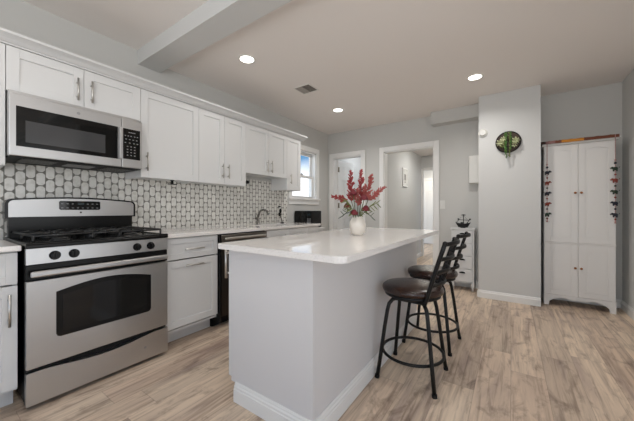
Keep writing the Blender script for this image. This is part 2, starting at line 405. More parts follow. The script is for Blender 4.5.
# door handle and hinges as children in the leaf's frame
def child(mb, name, m, par):
    me = bpy.data.meshes.new(name); mb.bm.to_mesh(me); mb.bm.free(); me.materials.append(M[m]); o = bpy.data.objects.new(name, me); C.objects.link(o); o.parent = par; return o
for z in (.25, 1.12, 1.80):
    child(MB().cyl((-.006, -.024, z), (-.006, -.024, z+.095), .011).box(-.004, .035, -.0205, -.0176, z, z+.095), 'door_hinge', 'hinge', d1)
child(MB().cyl((.51, -.02, .95), (.51, -.06, .95), .012).sph((.51, -.07, .95), .026).cyl((.51, .02, .95), (.51, .06, .95), .012).sph((.51, .07, .95), .026), 'door_handle', 'nickel', d1)

# room behind door_1 and hall behind the cased opening
struct('wall_hall_left', MB().box(-1.87, -1.75, YF+.12, 6.9, 0, 2.7), 'wall')
struct('wall_hall_right', MB().box(-.75, -.63, YF+.12, 7.0, 0, 2.7), 'wall')
struct('wall_hall_far', MB().box(-1.87, -1.72, 6.9, 7.0, 0, 2.7).box(-1.0, -.63, 6.9, 7.0, 0, 2.7).box(-1.72, -1.0, 6.9, 7.0, 2.04, 2.7), 'wall')
struct('ceiling_hall', MB().box(-1.87, -.63, YF+.12, 7.0, 2.36, 2.5), 'ceil')
struct('trim_4', MB().box(-1.75, -1.70, 6.88, 6.9, 0, 2.06).box(-1.03, -.97, 6.88, 6.9, 0, 2.06).box(-1.70, -1.03, 6.88, 6.9, 2.02, 2.08), 'trim')
struct('baseboard_hall', board(prof(-1.75, 1), 'y', YF+.12, 6.88), 'trim')
struct('wall_back_room', MB().box(-2.97, -1.87, 6.5, 6.6, 0, 2.7).box(-3.0, -2.9, YF+.12, 6.6, 0, 2.7), 'wall_blue')
struct('ceiling_back_room', MB().box(-2.97, -1.87, YF+.12, 6.6, 2.5, 2.6), 'ceil')
struct('wall_end_room', MB().box(-3.4, .2, 9.5, 9.6, 0, 2.7), 'wall')
struct('ceiling_end_room', MB().box(-3.4, .2, 7.0, 9.6, 2.5, 2.6), 'ceil')
d2 = struct('door_2', panel_door('d', .80), 'trim', loc=(0, 0, 0)); d2.location = (-2.32, 9.44, .01)
child(MB().cyl((.74, -.02, .95), (.74, -.06, .95), .012).sph((.74, -.07, .95), .026), 'door_handle', 'nickel', d2)
struct('trim_5', MB().box(-2.40, -2.33, 9.46, 9.5, 0, 2.10).box(-1.51, -1.44, 9.46, 9.5, 0, 2.10).box(-2.33, -1.51, 9.46, 9.5, 2.04, 2.11), 'trim')
area('end_room_fill', (-1.6, 8.5, 2.48), (0, 0, 0), 1.0, 1.0, P[5]*1.3, (1, .93, .80))  # added light without a fixture, brightens the end room and its door
area('hall_fill', (-1.08, 5.7, 2.34), (0, 0, 0), .35, .35, P[5]*.36, (1, .98, .94))  # fill added to light the hall, no fixture belongs to it
area('back_room_fill', (-2.3, 5.6, 2.48), (0, 0, 0), .5, .5, P[6], (.88, .93, 1))  # fill added to brighten the open door leaf, no real lamp

# ================================================================ KITCHEN RUN
def pull(parent, p, L, axis='z', out=(1, 0, 0), r=.0065, off=.030):
    """bar pull centred at p (on the door face)"""
    p = Vector(p); o = Vector(out); a = {'z': Vector((0, 0, 1)), 'y': Vector((0, 1, 0)), 'x': Vector((1, 0, 0))}[axis]
    c = p+o*off; b = MB(); b.cyl(c-a*L/2, c+a*L/2, r, seg=12)
    for s in (-1, 1): b.cyl(p+a*s*L*.32, p+a*s*L*.32+o*off, r*.8, seg=10)
    return b.build('handle', 'nickel', parent)
def shaker(parent, name, xf, y0, y1, z0, z1, fr=.058, t=.019, m='cab', sgn=1):
    """door / drawer front whose outer face lies at X=xf, facing sgn*X"""
    b = MB(); xb = xf-sgn*t; g = .0015; y0 += g; y1 -= g; z0 += g; z1 -= g
    a, c = min(xf, xb), max(xf, xb)
    b.box(a, c, y0, y0+fr, z0, z1, .0015).box(a, c, y1-fr, y1, z0, z1, .0015).box(a, c, y0+fr, y1-fr, z0, z0+fr, .0015).box(a, c, y0+fr, y1-fr, z1-fr, z1, .0015)
    xp = xf-sgn*.010; b.box(min(xp, xb), max(xp, xb), y0+fr-.002, y1-fr+.002, z0+fr-.002, z1-fr+.002)
    return b.build(name, m, parent)
XU = -2.54
def wall_cab(label, y0, y1, z0, doors, handles, ztop=2.112):
    t = thing('wall_cabinet', label, 'cabinet', ((XW+XU)/2, (y0+y1)/2, z0), 'white shaker wall cabinets')
    xb = XU-.020; b = MB()
    b.box(XW+.013, xb, y0+.0008, y0+.018, z0, ztop).box(XW+.013, xb, y1-.018, y1-.0008, z0, ztop).box(XW+.013, xb, y0+.018, y1-.018, z0+.012, z0+.03).box(XW+.013, xb, y0+.018, y1-.018, ztop-.02, ztop).box(XW+.013, XW+.02, y0+.018, y1-.018, z0+.03, ztop-.02)
    b.build('body', 'cab', t)
    for (a, c), hd in zip(doors, handles):
        d = shaker(t, 'door', XU, a, c, z0, ztop-.002)
        if hd: pull(d, (XU, hd[0], hd[1]), hd[2])
    return t
wall_cab('white wall cabinet cut by the left edge of the photo, left of the over-range microwave', -.42, .333, 1.37, [(-.42, -.043), (-.043, .333)], [(-.08, 1.50, .15), (-.006, 1.50, .15)])
wall_cab('short white two-door wall cabinet directly above the over-range microwave', .333, 1.094, 1.832, [(.333, .716), (.716, 1.094)], [(.676, 1.95, .155), (.757, 1.955, .155)])
wall_cab('wide white single-door wall cabinet just right of the over-range microwave', 1.094, 1.624, 1.37, [(1.094, 1.624)], [(1.137, 1.503, .155)])
wall_cab('tall white two-door wall cabinet between the single-door one and the raised pair over the sink', 1.624, 2.225, 1.37, [(1.624, 1.928), (1.928, 2.225)], [(1.895, 1.51, .15), (1.968, 1.51, .15)])
wall_cab('shorter raised white two-door wall cabinet above the sink faucet', 2.225, 2.952, 1.528, [(2.225, 2.60), (2.60, 2.952)], [(2.567, 1.645, .15), (2.64, 1.645, .15)])
wall_cab('narrow white wall cabinet at the end of the row next to the window', 2.952, 3.262, 1.37, [(2.952, 3.262)], [(3.02, 1.525, .14)])
# crown molding along the cabinets
cp = [(XU+.0, 2.113), (XU+.006, 2.113), (XU+.006, 2.122), (XU+.016, 2.124), (XU+.024, 2.130), (XU+.036, 2.140), (XU+.050, 2.148), (XU+.062, 2.153), (XU+.066, 2.154), (XU+.072, 2.156), (XU+.072, 2.171), (XU-.01, 2.171), (XU-.01, 2.113)]
b = MB().prism(cp, 'y', -.42, 3.335)
b.box(XW+.001, XU-.01, 3.262, 3.285, 2.113, 2.135).prism([(3.262, 2.114), (3.268, 2.114), (3.27, 2.124), (3.30, 2.145), (3.335, 2.156), (3.335, 2.171), (3.262, 2.171)], 'x', XW+.001, XU)
tag(b.build('crown_molding', 'cab'), 'long white crown molding running along the tops of the wall cabinets', 'molding')

def base_cab(label, y0, y1, name='base_cabinet', toe=True):
    t = thing(name, label, 'cabinet', (-2.52, (y0+y1)/2, 0), 'white shaker base cabinets')
    b = MB().box(XW+.001, -2.231, y0+.001, y0+.019, .115, .87).box(XW+.001, -2.231, y1-.019, y1-.001, .115, .87).box(XW+.001, -2.231, y0+.019, y1-.019, .115, .133).box(XW+.001, XW+.012, y0+.019, y1-.019, .133, .87).box(-2.249, -2.231, y0+.019, y1-.019, .845, .87)
    b.build('body', 'cab', t)
    if toe: MB().box(XW+.05, -2.33, y0+.001, y1-.001, 0, .115).build('toe_kick', 'cab', t)
    return t
XB = -2.21
t = base_cab('white base cabinet left of the stainless range, with one drawer over a door', -.42, .335)
d = shaker(t, 'drawer', XB, -.2, .335, .695, .868, .045); pull(d, (XB, .07, .78), .16, 'y')
d = shaker(t, 'door', XB, -.2, .335, .13, .688); pull(d, (XB, .300, .562), .17)
t = base_cab('white base cabinet with drawer and door between the range and the dishwasher', 1.118, 1.604)
d = shaker(t, 'drawer', XB, 1.120, 1.602, .695, .868, .045); pull(d, (XB, 1.362, .773), .17, 'y')
d = shaker(t, 'door', XB, 1.120, 1.602, .145, .688); pull(d, (XB, 1.362, .640), .16, 'y')
t = base_cab('white two-door sink base cabinet right of the dishwasher', 2.225, 3.0)
for a, c, hy in ((2.227, 2.612, 2.57), (2.612, 2.998, 2.654)):
    d = shaker(t, 'door', XB, a, c, .145, .868); pull(d, (XB, hy, .64), .15)
t = base_cab('narrow white base cabinet at the window end of the counter', 3.0, 3.25)
d = shaker(t, 'door', XB, 3.002, 3.248, .145, .868); pull(d, (XB, 3.05, .64), .15)

# countertops
ct = .030; CZ = .905
b = MB().box(XW+.013, -2.185, -.42, .345, CZ-ct, CZ, .004)
tag(b.build('countertop', 'quartz'), 'short stretch of pale stone countertop left of the range', 'countertop')
SY0, SY1, SX0, SX1 = 2.36, 2.88, -2.66, -2.30
b = MB().box(XW+.013, SX0, 1.122, 3.262, CZ-ct, CZ).box(SX1, -2.185, 1.122, 3.262, CZ-ct, CZ, .003).box(SX0, SX1, 1.122, SY0, CZ-ct, CZ).box(SX0, SX1, SY1, 3.262, CZ-ct, CZ)
tag(b.build('countertop', 'quartz'), 'long pale stone countertop from the range to the window, holding the sink', 'countertop')
# sink
t = thing('kitchen_sink', 'undermount steel sink set into the long countertop below the faucet', 'sink', ((SX0+SX1)/2, (SY0+SY1)/2, .70))
b = MB(); zt = CZ-ct-.001; zb = .70
b.box(SX0-.01, SX0, SY0-.01, SY1+.01, zb, zt).box(SX1, SX1+.01, SY0-.01, SY1+.01, zb, zt).box(SX0, SX1, SY0-.01, SY0, zb, zt).box(SX0, SX1, SY1, SY1+.01, zb, zt).box(SX0-.01, SX1+.01, SY0-.01, SY1+.01, zb-.01, zb)
b.build('basin', 'sink', t)
MB().cyl((-2.48, 2.62, zb), (-2.48, 2.62, zb+.006), .04).cyl((-2.48, 2.62, zb+.006), (-2.48, 2.62, zb+.012), .022).build('drain', 'chrome', t)
# faucet
fy = 2.60; fx = -2.735
t = thing('kitchen_faucet', 'curved brushed metal faucet behind the sink', 'faucet', (fx, fy, CZ))
MB().lathe((fx, fy, CZ), [(.030, 0), (.030, .006), (.022, .012), (.022, .09), (.016, .10)], 20).build('base', 'chrome', t)
pts = [(fx, fy, CZ+.09), (fx+.004, fy, CZ+.12), (fx+.022, fy, CZ+.155), (fx+.055, fy, CZ+.182), (fx+.095, fy, CZ+.192), (fx+.135, fy, CZ+.186), (fx+.165, fy, CZ+.170)]
MB().tube(pts, [.016, .0145, .0135, .013, .013, .0135, .014], 14).build('spout', 'chrome', t)
MB().tube([pts[-1], (fx+.182, fy, CZ+.150), (fx+.190, fy, CZ+.128)], [.015, .017, .016], 14).build('spray_head', 'chrome', t)
MB().cyl((fx, fy-.018, CZ+.07), (fx, fy-.042, CZ+.075), .011).tube([(fx, fy-.042, CZ+.075), (fx+.01, fy-.05, CZ+.11), (fx+.02, fy-.052, CZ+.15)], [.009, .006, .005]).build('lever', 'chrome', t)
# dish brush in holder
t = thing('dish_brush', 'black dish brush standing upright on the counter beyond the faucet', 'brush', (-2.72, 3.06, CZ))
MB().lathe((-2.72, 3.06, CZ), [(.028, 0), (.03, .004), (.022, .010), (.012, .014)], 16).build('base', 'blackm', t)
MB().tube([(-2.72, 3.06, CZ+.012), (-2.725, 3.045, CZ+.06), (-2.73, 3.02, CZ+.12)], [.006, .006, .008]).build('handle', 'blackm', t)
MB().sph((-2.73, 3.015, CZ+.125), .028, (.7, .9, 1.1)).sph((-2.728, 3.03, CZ+.175), .022, (.7, .9, 1.6)).build('brush_head', 'blackm', t)
t = MB().box(XW+.012, XW+.02, 3.10, 3.125, 1.13, 1.155, .003).cyl((XW+.02, 3.112, 1.142), (XW+.04, 3.112, 1.142), .006).sph((XW+.04, 3.112, 1.142), .010).build('wall_hook', 'blackm')
tag(t, 'tiny black hook on the tiled wall above the dish brush', 'hook')

# microwave on a low stand past the counter end
t = thing('low_cabinet', 'low white cabinet standing past the counter end, carrying the black microwave', 'cabinet', (-2.66, 3.58, 0))
MB().box(XW+.003, -2.50, 3.36, 3.80, .08, .79).box(XW+.05, -2.53, 3.38, 3.78, 0, .08).build('body', 'cab', t)
shaker(t, 'door', -2.48, 3.36, 3.80, .09, .75)
MB().box(XW+.003, -2.47, 3.35, 3.81, .79, .812, .003).build('top', 'cab', t)
t = thing('microwave_oven', 'small black countertop microwave below the window past the counter end', 'microwave', (-2.56, 3.55, .812))
x0, x1, y0, y1, z0, z1 = -2.830, -2.500, 3.49, 3.75, .822, 1.080
MB().box(x0, x1, y0, y1, z0, z1, .008).build('body', 'black', t)
dd = MB().box(x0+.002, x0+.235, y0-.018, y0-.001, z0+.003, z1-.003, .004).build('door', 'glassb', t)
MB().box(x0+.025, x0+.205, y0-.0195, y0-.017, z0+.045, z1-.045).build('door_window', 'ovenwin', dd)
p = MB().box(x0+.238, x1-.002, y0-.018, y0-.001, z0+.003, z1-.003, .004).build('control_panel', 'black', t)
MB().box(x0+.255, x1-.02, y0-.0195, y0-.017, z1-.075, z1-.045).build('display', 'lcd', p)
for i in range(3):
    for j in range(4): MB().box(x0+.252+i*.024, x0+.268+i*.024, y0-.0195, y0-.0175, z0+.04+j*.028, z0+.055+j*.028).build('button', 'mark', p)
for sx_ in (x0+.04, x1-.04):
    for sy_ in (y0+.03, y1-.03): MB().cyl((sx_, sy_, .812), (sx_, sy_, .824), .015).build('foot', 'blackm', t)

# dishwasher
t = thing('dishwasher', 'dark stainless dishwasher under the counter, half hidden by the island', 'dishwasher', (-2.5, 1.914, 0))
MB().box(XW+.05, -2.235, 1.608, 2.221, .10, .870).build('body', 'blackm', t)
MB().box(-2.80, -2.31, 1.61, 2.22, 0, .10).build('toe_kick', 'blackm', t)
MB().box(-2.234, -2.19, 1.628, 2.219, .11, .795, .004).build('door', 'ss_dark', t)
MB().box(-2.234, -2.196, 1.628, 2.219, .800, .862, .004).build('control_panel', 'ss_mid', t)
MB().box(-2.232, -2.186, 1.608, 1.626, .06, .87).build('side_trim', 'black', t)
MB().box(-2.186, -2.172, 1.66, 2.19, .818, .838, .005).box(-2.197, -2.184, 1.68, 1.70, .820, .836).box(-2.197, -2.184, 2.15, 2.17, .820, .836).build('handle', 'nickel', t)

# small black knobs under wall cabinets
t = MB().cyl((-2.56, 1.37, 1.369), (-2.56, 1.37, 1.365), .019).cyl((-2.56, 1.37, 1.366), (-2.56, 1.37, 1.335), .011).box(-2.567, -2.553, 1.328, 1.412, 1.328, 1.336, .002).build('under_cabinet_hook', 'blackm')
tag(t, 'small black hook under the wide single-door wall cabinet', 'hook')
t = MB().cyl((-2.575, 2.226, 1.425), (-2.575, 2.232, 1.425), .019).cyl((-2.575, 2.23, 1.425), (-2.575, 2.27, 1.425), .011).cyl((-2.575, 2.265, 1.425), (-2.575, 2.29, 1.425), .019).build('side_knob', 'blackm')
tag(t, 'small black knob on the side of the two-door cabinet, by the faucet', 'hook')

# ---------------------------------------------------------------- gas range
RY0, RY1 = .356, 1.116
t = thing('gas_range', 'freestanding stainless gas range with black cooktop and arched oven window', 'stove', (-2.48, (RY0+RY1)/2, 0))
MB().box(-2.80, -2.20, RY0+.004, RY1-.004, .025, .885, .003).build('body', 'black', t)
for sx_ in (-2.76, -2.24):
    for sy_ in (RY0+.04, RY1-.04): MB().cyl((sx_, sy_, 0), (sx_, sy_, .026), .014).build('foot', 'blackm', t)
# drawer with sagging top edge
n = 24; top = []
for i in range(n+1):
    s = i/n; y = RY1-(RY1-RY0)*s; top.append((y, .207-.030*math.sin(math.pi*min(1, max(0, (s-.12)/.78)))**1.3))
poly = [(RY0, .028), (RY1, .028)]+top
b = MB().prism(poly, 'x', -2.185, -2.150); dr = b.build('drawer', 'steel', t)
MB().cyl((-2.150, .955, .115), (-2.1485, .955, .115), .009, seg=20).build('emblem', 'mark', dr)
MB().box(-2.199, -2.186, RY0, RY1, .03, .80).build('front_liner', 'blackm', t)
# door
dp = MB().box(-2.185, -2.150, RY0, RY1, .226, .706, .004); dr = dp.build('door', 'steel', t)
gy0, gy1 = .478, .994
def arch(y0, y1, z0, z1, rise, n=20, r=.02):
    pts = [(y0+r, z0), (y1-r, z0), (y1-r*.3, z0+r*.3), (y1, z0+r)]
    for i in range(n+1):
        s = i/n; y = y1-(y1-y0)*s; pts.append((y, z1+rise*math.sin(math.pi*s)))
    return pts+[(y0, z0+r), (y0+r*.3, z0+r*.3)]
MB().prism(arch(gy0, gy1, .366, .628, .040), 'x', -2.150, -2.1480).build('window_surround', 'black', dr)
MB().prism(arch(gy0+.028, gy1-.028, .392, .604, .036), 'x', -2.1480, -2.1465).build('oven_window', 'ovenwin', dr)
b = MB().box(-2.186, -2.158, RY0, RY1, .712, .795, .003); b.build('vent_strip', 'black', t)
# handle: flattened bar
hp = []
for i in range(17):
    s = i/16; hp.append((-2.105+.022*(-math.cos(2*math.pi*min(s, .5)) if False else 0), RY0+.025+(RY1-RY0-.05)*s, .742))
b = MB().box(-2.130, -2.112, RY0+.012, RY1-.015, .730, .764, .008)
b.cyl((-2.155, RY0+.07, .743), (-2.125, RY0+.07, .743), .012).cyl((-2.155, RY1-.06, .743), (-2.125, RY1-.06, .743), .012)
b.build('handle', 'steel', t)
# control strip
cpn = MB().prism([(-2.19, .798), (-2.152, .798), (-2.158, .884), (-2.19, .884)], 'y', RY0, RY1).build('control_panel', 'steel', t)
for ky in (.474, .560, .904, .993):
    z = .838
    kb = MB().cyl((-2.156, ky, z), (-2.150, ky, z), .026, seg=20).cyl((-2.150, ky, z), (-2.128, ky, z), .021, .018, 20).box(-2.130, -2.116, ky-.005, ky+.005, z-.019, z+.019, .002).build('knob', 'black', t)
# cooktop
b = MB().box(-2.80, -2.145, RY0-.002, RY1+.002, .886, .908, .006)
b.box(-2.80, -2.145, RY0-.002, RY0+.018, .905, .916, .004).box(-2.80, -2.145, RY1-.018, RY1+.002, .905, .916, .004).box(-2.175, -2.145, RY0, RY1, .905, .918, .005)
cook = b.build('cooktop', 'black', t)
for bx_, by_, r in ((-2.32, .54, .045), (-2.60, .54, .036), (-2.32, .93, .042), (-2.60, .93, .034), (-2.46, .736, .03)):
    bo = MB().lathe((bx_, by_, .908), [(r*1.25, 0), (r*1.2, .006), (r*.95, .010), (r, .011), (r*.97, .018), (r*.6, .021)], 24).build('burner', 'grate', t)
# grates: two wide continuous halves + centre strip
def grate(y0, y1, cx):
    b = MB(); x0, x1 = -2.745, -2.19; z = .950; r = .0072
    def bar(p, q): b.tube([p, q], r, 6)
    for x in (x0, (x0+x1)/2, x1): bar((x, y0, z), (x, y1, z))
    for y in (y0, y1): bar((x0, y, z), (x1, y, z))
    for (bx_, by_) in cx:
        for a in range(4):
            an = a*math.pi/2+math.pi/4*0; dx, dy = math.cos(an), math.sin(an)
            ex = (x1-x0)/4 if dx else 0
            L = abs(dx)*(x1-x0)/4+abs(dy)*(y1-y0)/2
            b.tube([(bx_+dx*.022, by_+dy*.022, z-.002), (bx_+dx*L*.6, by_+dy*L*.6, z+.006), (bx_+dx*L, by_+dy*L, z)], r, 6)
    for x in (x0, (x0+x1)/2, x1):
        for y in (y0, y1): b.tube([(x, y, z), (x, y, .9085)], r, 6)
    return b.build('grate', 'grate', t)
mx_ = (-2.745-2.19)/2
grate(RY0+.035, .66, [(mx_-.139, (RY0+.035+.66)/2), (mx_+.139, (RY0+.035+.66)/2)])
grate(.665, .81, [(mx_-.139, .7375), (mx_+.139, .7375)])
grate(.815, RY1-.035, [(mx_-.139, (.815+RY1-.035)/2), (mx_+.139, (.815+RY1-.035)/2)])
# backguard
MB().box(-2.7750, -2.7220, RY0+.012, RY1-.012, .88, 1.05, .004).build('backguard_riser', 'black', t)
def bgpoly(y0, y1, z0, z1, rise, cut=.03):
    p = [(y0, z0), (y1, z0), (y1, z1-cut), (y1-cut*.35, z1-cut*.35)]
    for i in range(17):
        s = i/16; p.append((y1-cut-(y1-y0-2*cut)*s, z1+rise*math.sin(math.pi*s)))
    return p+[(y0+cut*.35, z1-cut*.35), (y0, z1-cut)]
bgs = MB().prism(bgpoly(RY0-.006, RY1+.006, 1.040, 1.172, .020), 'x', -2.7820, -2.7080).build('backguard', 'black', t)
bgp = MB().prism(bgpoly(RY0+.010, RY1-.010, 1.050, 1.162, .018, .022), 'x', -2.7080, -2.7020).build('control_fascia', 'steel', bgs)
dp = MB().prism([(.616+.008, 1.097), (.865-.008, 1.097), (.865, 1.105), (.865, 1.158), (.857, 1.163), (.624, 1.163), (.616, 1.155), (.616, 1.105)], 'x', -2.7020, -2.7000).build('display', 'glassb', bgs)
for j, z in enumerate((1.112, 1.142)):
    for i in range(8):
        if j == 1 and i in (3, 4): continue
        y = .634+i*.030; MB().box(-2.7000, -2.6995, y-.006, y+.006, z-.0025, z+.0025).build('button', 'mark', bgs)
MB().box(-2.7000, -2.6995, .722, .762, 1.136, 1.150).build('clock_digits', 'lcd', bgs)
MB().cyl((-2.7020, .742, 1.078), (-2.7005, .742, 1.078), .007, seg=16).build('emblem', 'ss_dark', bgs)

# ---------------------------------------------------------------- over-range microwave
MY0, MY1, MZ0, MZ1, MX = .333, 1.066, 1.420, 1.829, -2.45
t = thing('over_range_microwave', 'stainless microwave mounted under the wall cabinet above the range', 'microwave', (-2.65, .712, MZ0))
MB().box(XW+.014, MX-.045, MY0+.004, MY1-.004, MZ0+.012, MZ1-.001, .003).build('body', 'steel', t)
un = MB().box(XW+.02, MX-.01, MY0+.006, MY1-.006, MZ0, MZ0+.012, .002).build('underside', 'blackm', t)
for a, c in ((.40, .57), (.85, 1.02)):
    b = MB()
    for i in range(8): b.box(-2.72+i*.028, -2.705+i*.028, a, c, MZ0-.004, MZ0)
    b.build('grease_filter', 'ss_dark', un)
MB().box(-2.70, -2.56, .63, .79, MZ0-.004, MZ0, .001).build('cooktop_lamp_cover', 'mark', un)
SPL = .921
fr = MB().box(MX-.044, MX, MY0, SPL-.001, MZ0+.004, MZ1-.028, .005).build('door', 'steel', t)
MB().box(MX, MX+.002, .363, .895, 1.484, 1.727, .0005).build('door_glass', 'glassb', fr)
MB().box(MX+.002, MX+.003, .403, .815, 1.512, 1.645).build('window', 'mwwin', fr)
MB().box(MX+.003, MX+.024, .898, .917, 1.486, 1.726, .004).build('handle', 'steel', fr)
MB().cyl((MX, .66, 1.762), (MX+.0012, .66, 1.762), .010, seg=20).build('emblem', 'mark', fr)
cp_ = MB().box(MX-.044, MX, SPL+.001, MY1, MZ0+.004, MZ1-.028, .005).build('control_panel', 'steel', t)
MB().box(MX, MX+.002, .930, 1.050, 1.492, 1.727, .0005).build('keypad', 'glassb', cp_)
rows = [(1.70, [.972, .985, .998, 1.01]), (1.672, [.945, .965, .985, 1.01, 1.03]), (1.645, [.95, .975, 1.0, 1.025]), (1.618, [.945, .975, 1.005, 1.03]), (1.590, [.96, .985, 1.01]), (1.567, [.96, .985, 1.01]), (1.545, [.96, .985, 1.01]), (1.522, [.96, .985, 1.01])]
for z, ys in rows:
    for y in ys: MB().box(MX+.002, MX+.0025, y-.005, y+.005, z-.003, z+.003).build('button', 'mark', cp_)

# ================================================================ ISLAND
IX0, IX1, IY0, IY1 = -1.349, -.76, 1.07, 2.83
t = thing('kitchen_island', 'white kitchen island base with tall stepped baseboard', 'kitchen island', ((IX0+IX1)/2, (IY0+IY1)/2, 0))
MB().box(IX0+.001, IX1, IY0, IY1, .10, CZ-ct-.001).box(IX0+.05, IX1, IY0, IY1, 0, .10).build('body', 'island', t)
def skirt(h=.108, th=.017): return [(0, 0), (th, 0), (th, h*.66), (th*.78, h*.70), (th*.78, h*.80), (th*.45, h*.86), (th*.45, h*.93), (th*.2, h), (0, h)]
sk = skirt()
b = MB()
# profiled skirting swept around front, right side and back with mitred corners
path = [(-1.308, IY0, 0, -1), (IX1, IY0, 1, -1), (IX1, IY1, 1, 1), (-1.308, IY1, 0, 1)]
rings = []
for (x, y, ox, oy) in path: rings.append([b.bm.verts.new((x+ox*u_, y+oy*u_, z_)) for u_, z_ in sk])
for A, B in zip(rings, rings[1:]):
    for k in range(len(sk)): b.bm.faces.new((A[k], A[(k+1) % len(sk)], B[(k+1) % len(sk)], B[k]))
b.bm.faces.new(rings[0]); b.bm.faces.new(rings[-1][::-1])
b.build('baseboard', 'trim', t)
n = 4; seg = (IY1-IY0-.01)/n
for i in range(n):
    a = IY0+.005+i*seg
    d = shaker(t, 'door', IX0-.034, a+(.003 if i == 0 else 0), a+seg, .115, .872, t=.030, m='cab', sgn=-1)
    pull(d, (IX0-.034, a+.020 if i % 2 == 0 else a+seg-.020, .778), .19, out=(-1, 0, 0), r=.0075, off=.046)
# island countertop with rounded corners
def rrect(x0, x1, y0, y1, r, n=6):
    pts = []
    for cx, cy, a0 in ((x1-r[0], y0+r[0], -90), (x1-r[1], y1-r[1], 0), (x0+r[2], y1-r[2], 90), (x0+r[3], y0+r[3], 180)):
        rr = (x1-cx) if a0 in (-90, 0) else (cx-x0)
        for i in range(n+1):
            an = math.radians(a0+90*i/n); pts.append((cx+rr*math.cos(an), cy+rr*math.sin(an)))
    return pts
b = MB().prism(rrect(-1.392, -.560, 1.005, 2.855, (.035, .03, .02, .012)), 'z', CZ-ct, CZ)
es = [e for e in b.bm.edges if abs(e.verts[0].co.z-e.verts[1].co.z) < 1e-5]
bmesh.ops.bevel(b.bm, geom=es, offset=.003, segments=2, affect='EDGES')
tag(b.build('island_countertop', 'quartz'), 'large glossy white stone countertop of the kitchen island', 'countertop')

# ================================================================ VASE AND FLOWERS
vx, vy = -.965, 1.945
t = MB().lathe((vx, vy, CZ), [(.035, 0), (.042, .003), (.055, .02), (.062, .05), (.063, .08), (.057, .108), (.043, .128), (.038, .138), (.041, .142), (.037, .142), (.034, .136), (.050, .10), (.052, .05), (.04, .012), (.0, .010)], 36, close=False)
t.bm.faces.ensure_lookup_table()
vz = t.build('vase', 'vase'); tag(vz, 'rounded cream ceramic vase standing on the island', 'vase')
RGT = Vector((.8231, .5678, 0)); FWD = Vector((-.5678, .8231, 0))
def vp(dx, dz, dy=0): return Vector((vx, vy, CZ+.142))+RGT*dx+FWD*dy+Vector((0, 0, dz))
def plume(label, base, tip, width, m, ncl=60, stem0=None):
    t = thing('plume_flower', label, 'flower', tuple(vp(0, -.03)), 'red plume flowers in the vase')
    a, c = vp(*base), vp(*tip); ax = (c-a)
    MB().tube([vp(base[0]*.08, -.10, base[2]*.05), vp(base[0]*.3, 0, base[2]*.2), a, a+ax*.5, c-ax*.05], [.003, .003, .003, .002, .001], 6).build('stem', 'stem', t)
    b = MB(); rnd = random.Random(label)
    nn = ax.normalized(); s1 = nn.cross(Vector((0, 0, 1))).normalized() if abs(nn.z) < .95 else Vector((1, 0, 0)); s2 = nn.cross(s1)
    for i in range(ncl):
        s = (i+.5)/ncl; w = width*(math.sin(math.pi*min(1, .18+.82*s))**.8)*(1-.55*s)+.003
        an = rnd.uniform(0, 6.28); out = s1*math.cos(an)+s2*math.sin(an)
        p = a+ax*s+out*w*rnd.uniform(.35, 1)
        d = (nn*.8+out).normalized(); q = d.to_track_quat('Z', 'Y').to_matrix()
        b.sph(p, .0098*(1.15-.5*s)*rnd.uniform(.8, 1.25), (.55, .55, 1.9), q, 6, 5)
    b.build('florets', m, t)
plume('tall red plume flower leaning left in the vase', (-.050, .13, 0), (-.048, .355, .02), .034, 'plume', 80)
plume('upright red plume flower rising highest right of centre', (.035, .15, .02), (.030, .362, .03), .026, 'plume', 60)
plume('broad pinkish plume flower leaning right of the upright one', (.055, .15, 0), (.105, .320, -.02), .038, 'plume2', 85)
plume('slim red plume flower reaching far right over the island', (.08, .13, -.02), (.200, .225, -.04), .022, 'plume2', 50)
plume('low red plume flower pointing far left', (-.09, .13, 0), (-.20, .155, -.03), .020, 'plume', 40)
plume('short dusky plume in the middle of the bouquet', (0, .09, -.02), (-.01, .21, -.03), .034, 'plume2', 55)
def rose(label, c, r):
    t = thing('rose', label, 'flower', tuple(vp(0, -.03)), 'burgundy roses in the vase')
    p = vp(*c)
    MB().tube([vp(c[0]*.08, -.10, c[2]*.08), vp(c[0]*.4, 0, c[2]*.4), p-Vector((0, 0, r*.5))], .0028, 6).build('stem', 'stem', t)
    b = MB(); rnd = random.Random(label)
    b.sph(p, r*.45, (1, 1, 1.1))
    for ring, (k, rr, tl) in enumerate(((4, .42, .15), (5, .72, .5), (6, 1.0, .9))):
        for i in range(k):
            an = 2*math.pi*i/k+ring*.5; d = Vector((math.cos(an), math.sin(an), 0))
            q = (d*math.cos(tl*.6)+Vector((0, 0, 1))*math.sin(.3)).to_track_quat('Z', 'Y').to_matrix()
            b.sph(p+d*rr*r*.62+Vector((0, 0, -.18*r*ring+.1*r)), r*.5, (1.0, .9, .30), q, 8, 6)
    b.build('petals', 'rose', t)
rose('burgundy rose at the upper centre of the bouquet', (-.040, .185, -.05), .034)
rose('burgundy rose low on the left side of the bouquet', (-.085, .085, -.06), .032)
rose('burgundy rose just above the vase rim on the left', (-.035, .035, -.06), .036)
rose('burgundy rose low on the right side of the bouquet', (.055, .065, -.05), .037)
rose('dark burgundy rose near the right middle of the bouquet', (.04, .145, -.06), .036)
